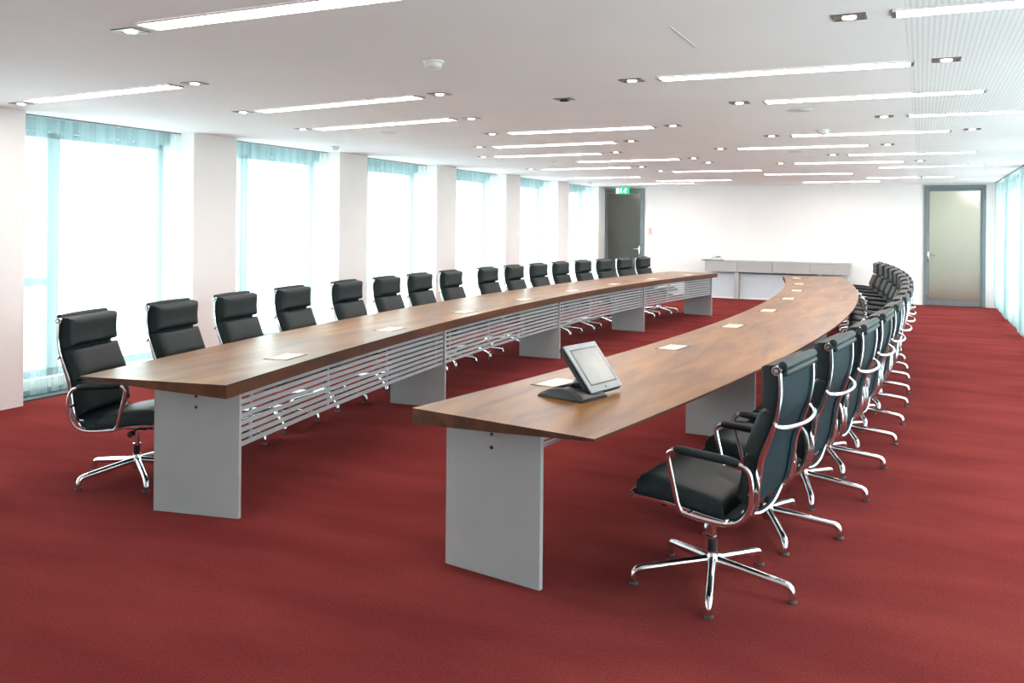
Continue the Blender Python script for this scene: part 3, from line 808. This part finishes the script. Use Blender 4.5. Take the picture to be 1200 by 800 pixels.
for ri, row in enumerate(rows_of(BARS, lambda q: (q[0][1]+q[1][1])/2)):
    row.sort(key=lambda q: q[0][0])
    for ci, (a, b_) in enumerate(row):
        cx, cy = (a[0]+b_[0])/2, (a[1]+b_[1])/2
        ln = math.hypot(b_[0]-a[0], b_[1]-a[1]); an = math.atan2(b_[1]-a[1], b_[0]-a[0])
        pos = '' if len(row) == 1 else (', leftmost of its row' if ci == 0 else ', rightmost of its row' if ci == len(row)-1 else ', in the middle of its row')
        near = 'nearest' if ri == 0 else 'farthest' if ri == 14 else ORD[ri+1]
        t_ = empty('strip_light', 'glowing white ceiling strip light in the %s row from the camera%s' % (ORD[ri+1], pos), 'ceiling light', (cx, cy, ZC), an, 'strip lights in the ceiling')
        bm = B(); h, w = ln/2, .062
        box(bm, -h-.012, h+.012, -w-.007, -w, -.010, -.001); box(bm, -h-.012, h+.012, w, w+.007, -.010, -.001)
        obj('light_frame', bm, M['ceiling'], t_)
        for s in (-1, 1):
            bm = B(); box(bm, s*(h+.006)-.010, s*(h+.006)+.010, -w, w, -.010, -.001); obj('light_end', bm, M['lampbox'], t_)
        bm = B(); box(bm, -h+.005, h-.005, -w, w, -.006, -.001); obj('diffuser', bm, M['tube_light'], t_)
SPOTS = [(-3.57,3.10),(-4.50,4.44),(-5.27,5.75),(-5.65,7.02),(-3.18,5.49),(-3.64,6.85),(-4.05,8.09),(-4.88,9.40),(-5.53,10.78),(-5.98,13.41),(-1.71,5.44),(-2.12,8.03),(-2.93,9.31),
 (-3.55,10.64),(-4.03,13.36),(-4.03,14.48),(-2.85,11.91),(-.30,4.17),(.12,5.43),(-1.26,6.72),(-1.41,9.28),(-.29,7.98),(.43,9.29),(-2.21,10.59),(-1.04,11.92),(-.35,10.66),(-1.88,13.26),(-.02,13.34),(-2.84,12.77),(-6.61,4.67),(.56,14.41)]
spot0 = None
for ri, row in enumerate(rows_of(SPOTS, lambda q: q[1])):
    row.sort()
    for ci, (x, y) in enumerate(row):
        pos = '' if len(row) == 1 else ', %s from the left in its row' % ORD[ci+1]
        if spot0 is None:
            r = empty('recessed_spotlight')
            bm = B(); box(bm, -.072, .072, -.060, -.048, -.006, -.0005); box(bm, -.072, .072, .048, .060, -.006, -.0005)
            box(bm, -.072, -.060, -.048, .048, -.006, -.0005); box(bm, .060, .072, -.048, .048, -.006, -.0005)
            obj('spot_frame', bm, M['lampbox'], r)
            bm = B(); box(bm, -.060, .060, -.048, .048, -.003, -.0005); obj('spot_recess', bm, M['lampbox'], r)
            bm = B(); lathe(bm, [(.030, -.003), (.029, -.009), (.018, -.011)], n=16); obj('halogen_bulb', bm, M['halogen'], r, True)
            spot0 = r
        else: r = copy_tree(spot0)
        r.location = (x, y, ZC)
        tag(r, 'small halogen ceiling spotlight, %s spot row%s' % (ORD[min(16, ri+1)], pos.replace(', ', ', ').replace(' in its row', '')), 'spotlight', 'recessed spotlights in the ceiling')
# detectors, speakers, beam slot
DET = [(-2.57, 4.36, 'white round smoke detector on the ceiling near the camera, above the left table'), (-6.59, 8.80, 'white smoke detector on the ceiling above the window wall'),
       (-.87, 8.88, 'white smoke detector on the ceiling right of centre'), (-4.90, 11.82, 'small smoke detector between the far strip lights on the left'),
       (-6.49, 17.69, 'small smoke detector on the ceiling before the dark door'), (.02, 17.28, 'small smoke detector on the ceiling before the frosted door')]
d0 = None
for x, y, lab in DET:
    if d0 is None:
        r = empty('smoke_detector')
        bm = B(); lathe(bm, [(.062, -.001), (.062, -.012), (.055, -.016)], n=24); obj('detector_base', bm, M['white_plastic'], r, True)
        bm = B(); lathe(bm, [(.050, -.016), (.050, -.038), (.036, -.050), (.012, -.053)], n=24); obj('detector_head', bm, M['white_plastic'], r, True)
        d0 = r
    else: r = copy_tree(d0)
    r.location = (x, y, ZC); tag(r, lab, 'smoke detector', 'smoke detectors')
for x, y, lab in ((-.90, 7.33, 'round flush ceiling speaker right of centre, behind the second strip light'), (-1.42, 11.31, 'round flush ceiling speaker among the far strip lights'), (-5.01, 7.6, 'round flush ceiling speaker over the window-side table')):
    r = empty('ceiling_speaker', lab, 'speaker', (x, y, ZC), 0, 'flush ceiling speakers')
    bm = B(); lathe(bm, [(.10, -.0005), (.10, -.004), (.092, -.005)], n=28); obj('speaker_rim', bm, M['white_plastic'], r, True)
    bm = B(); lathe(bm, [(.090, -.0045), (.088, -.0058)], n=28); obj('speaker_grille', bm, M['speaker'], r, True)
r = empty('ceiling_mount', 'small dark grey unlit mounting plate in the ceiling above the aisle', 'ceiling fitting', (-2.43, 6.06, ZC))
bm = B(); box(bm, -.07, .07, -.055, .055, -.006, -.0005, .002); obj('mount_plate', bm, M['lampbox'], r)
bm = B(); box(bm, -.03, .03, -.02, .02, -.020, -.006, .003); obj('mount_socket', bm, M['black'], r)
bm = B(); box(bm, -1.095, -1.081, 4.05, 4.56, ZC-.004, ZC-.0003, .001)
tag(obj('ceiling_slot', bm, M['speaker']), 'thin pale slot cover in the ceiling near the camera', 'ceiling fitting')
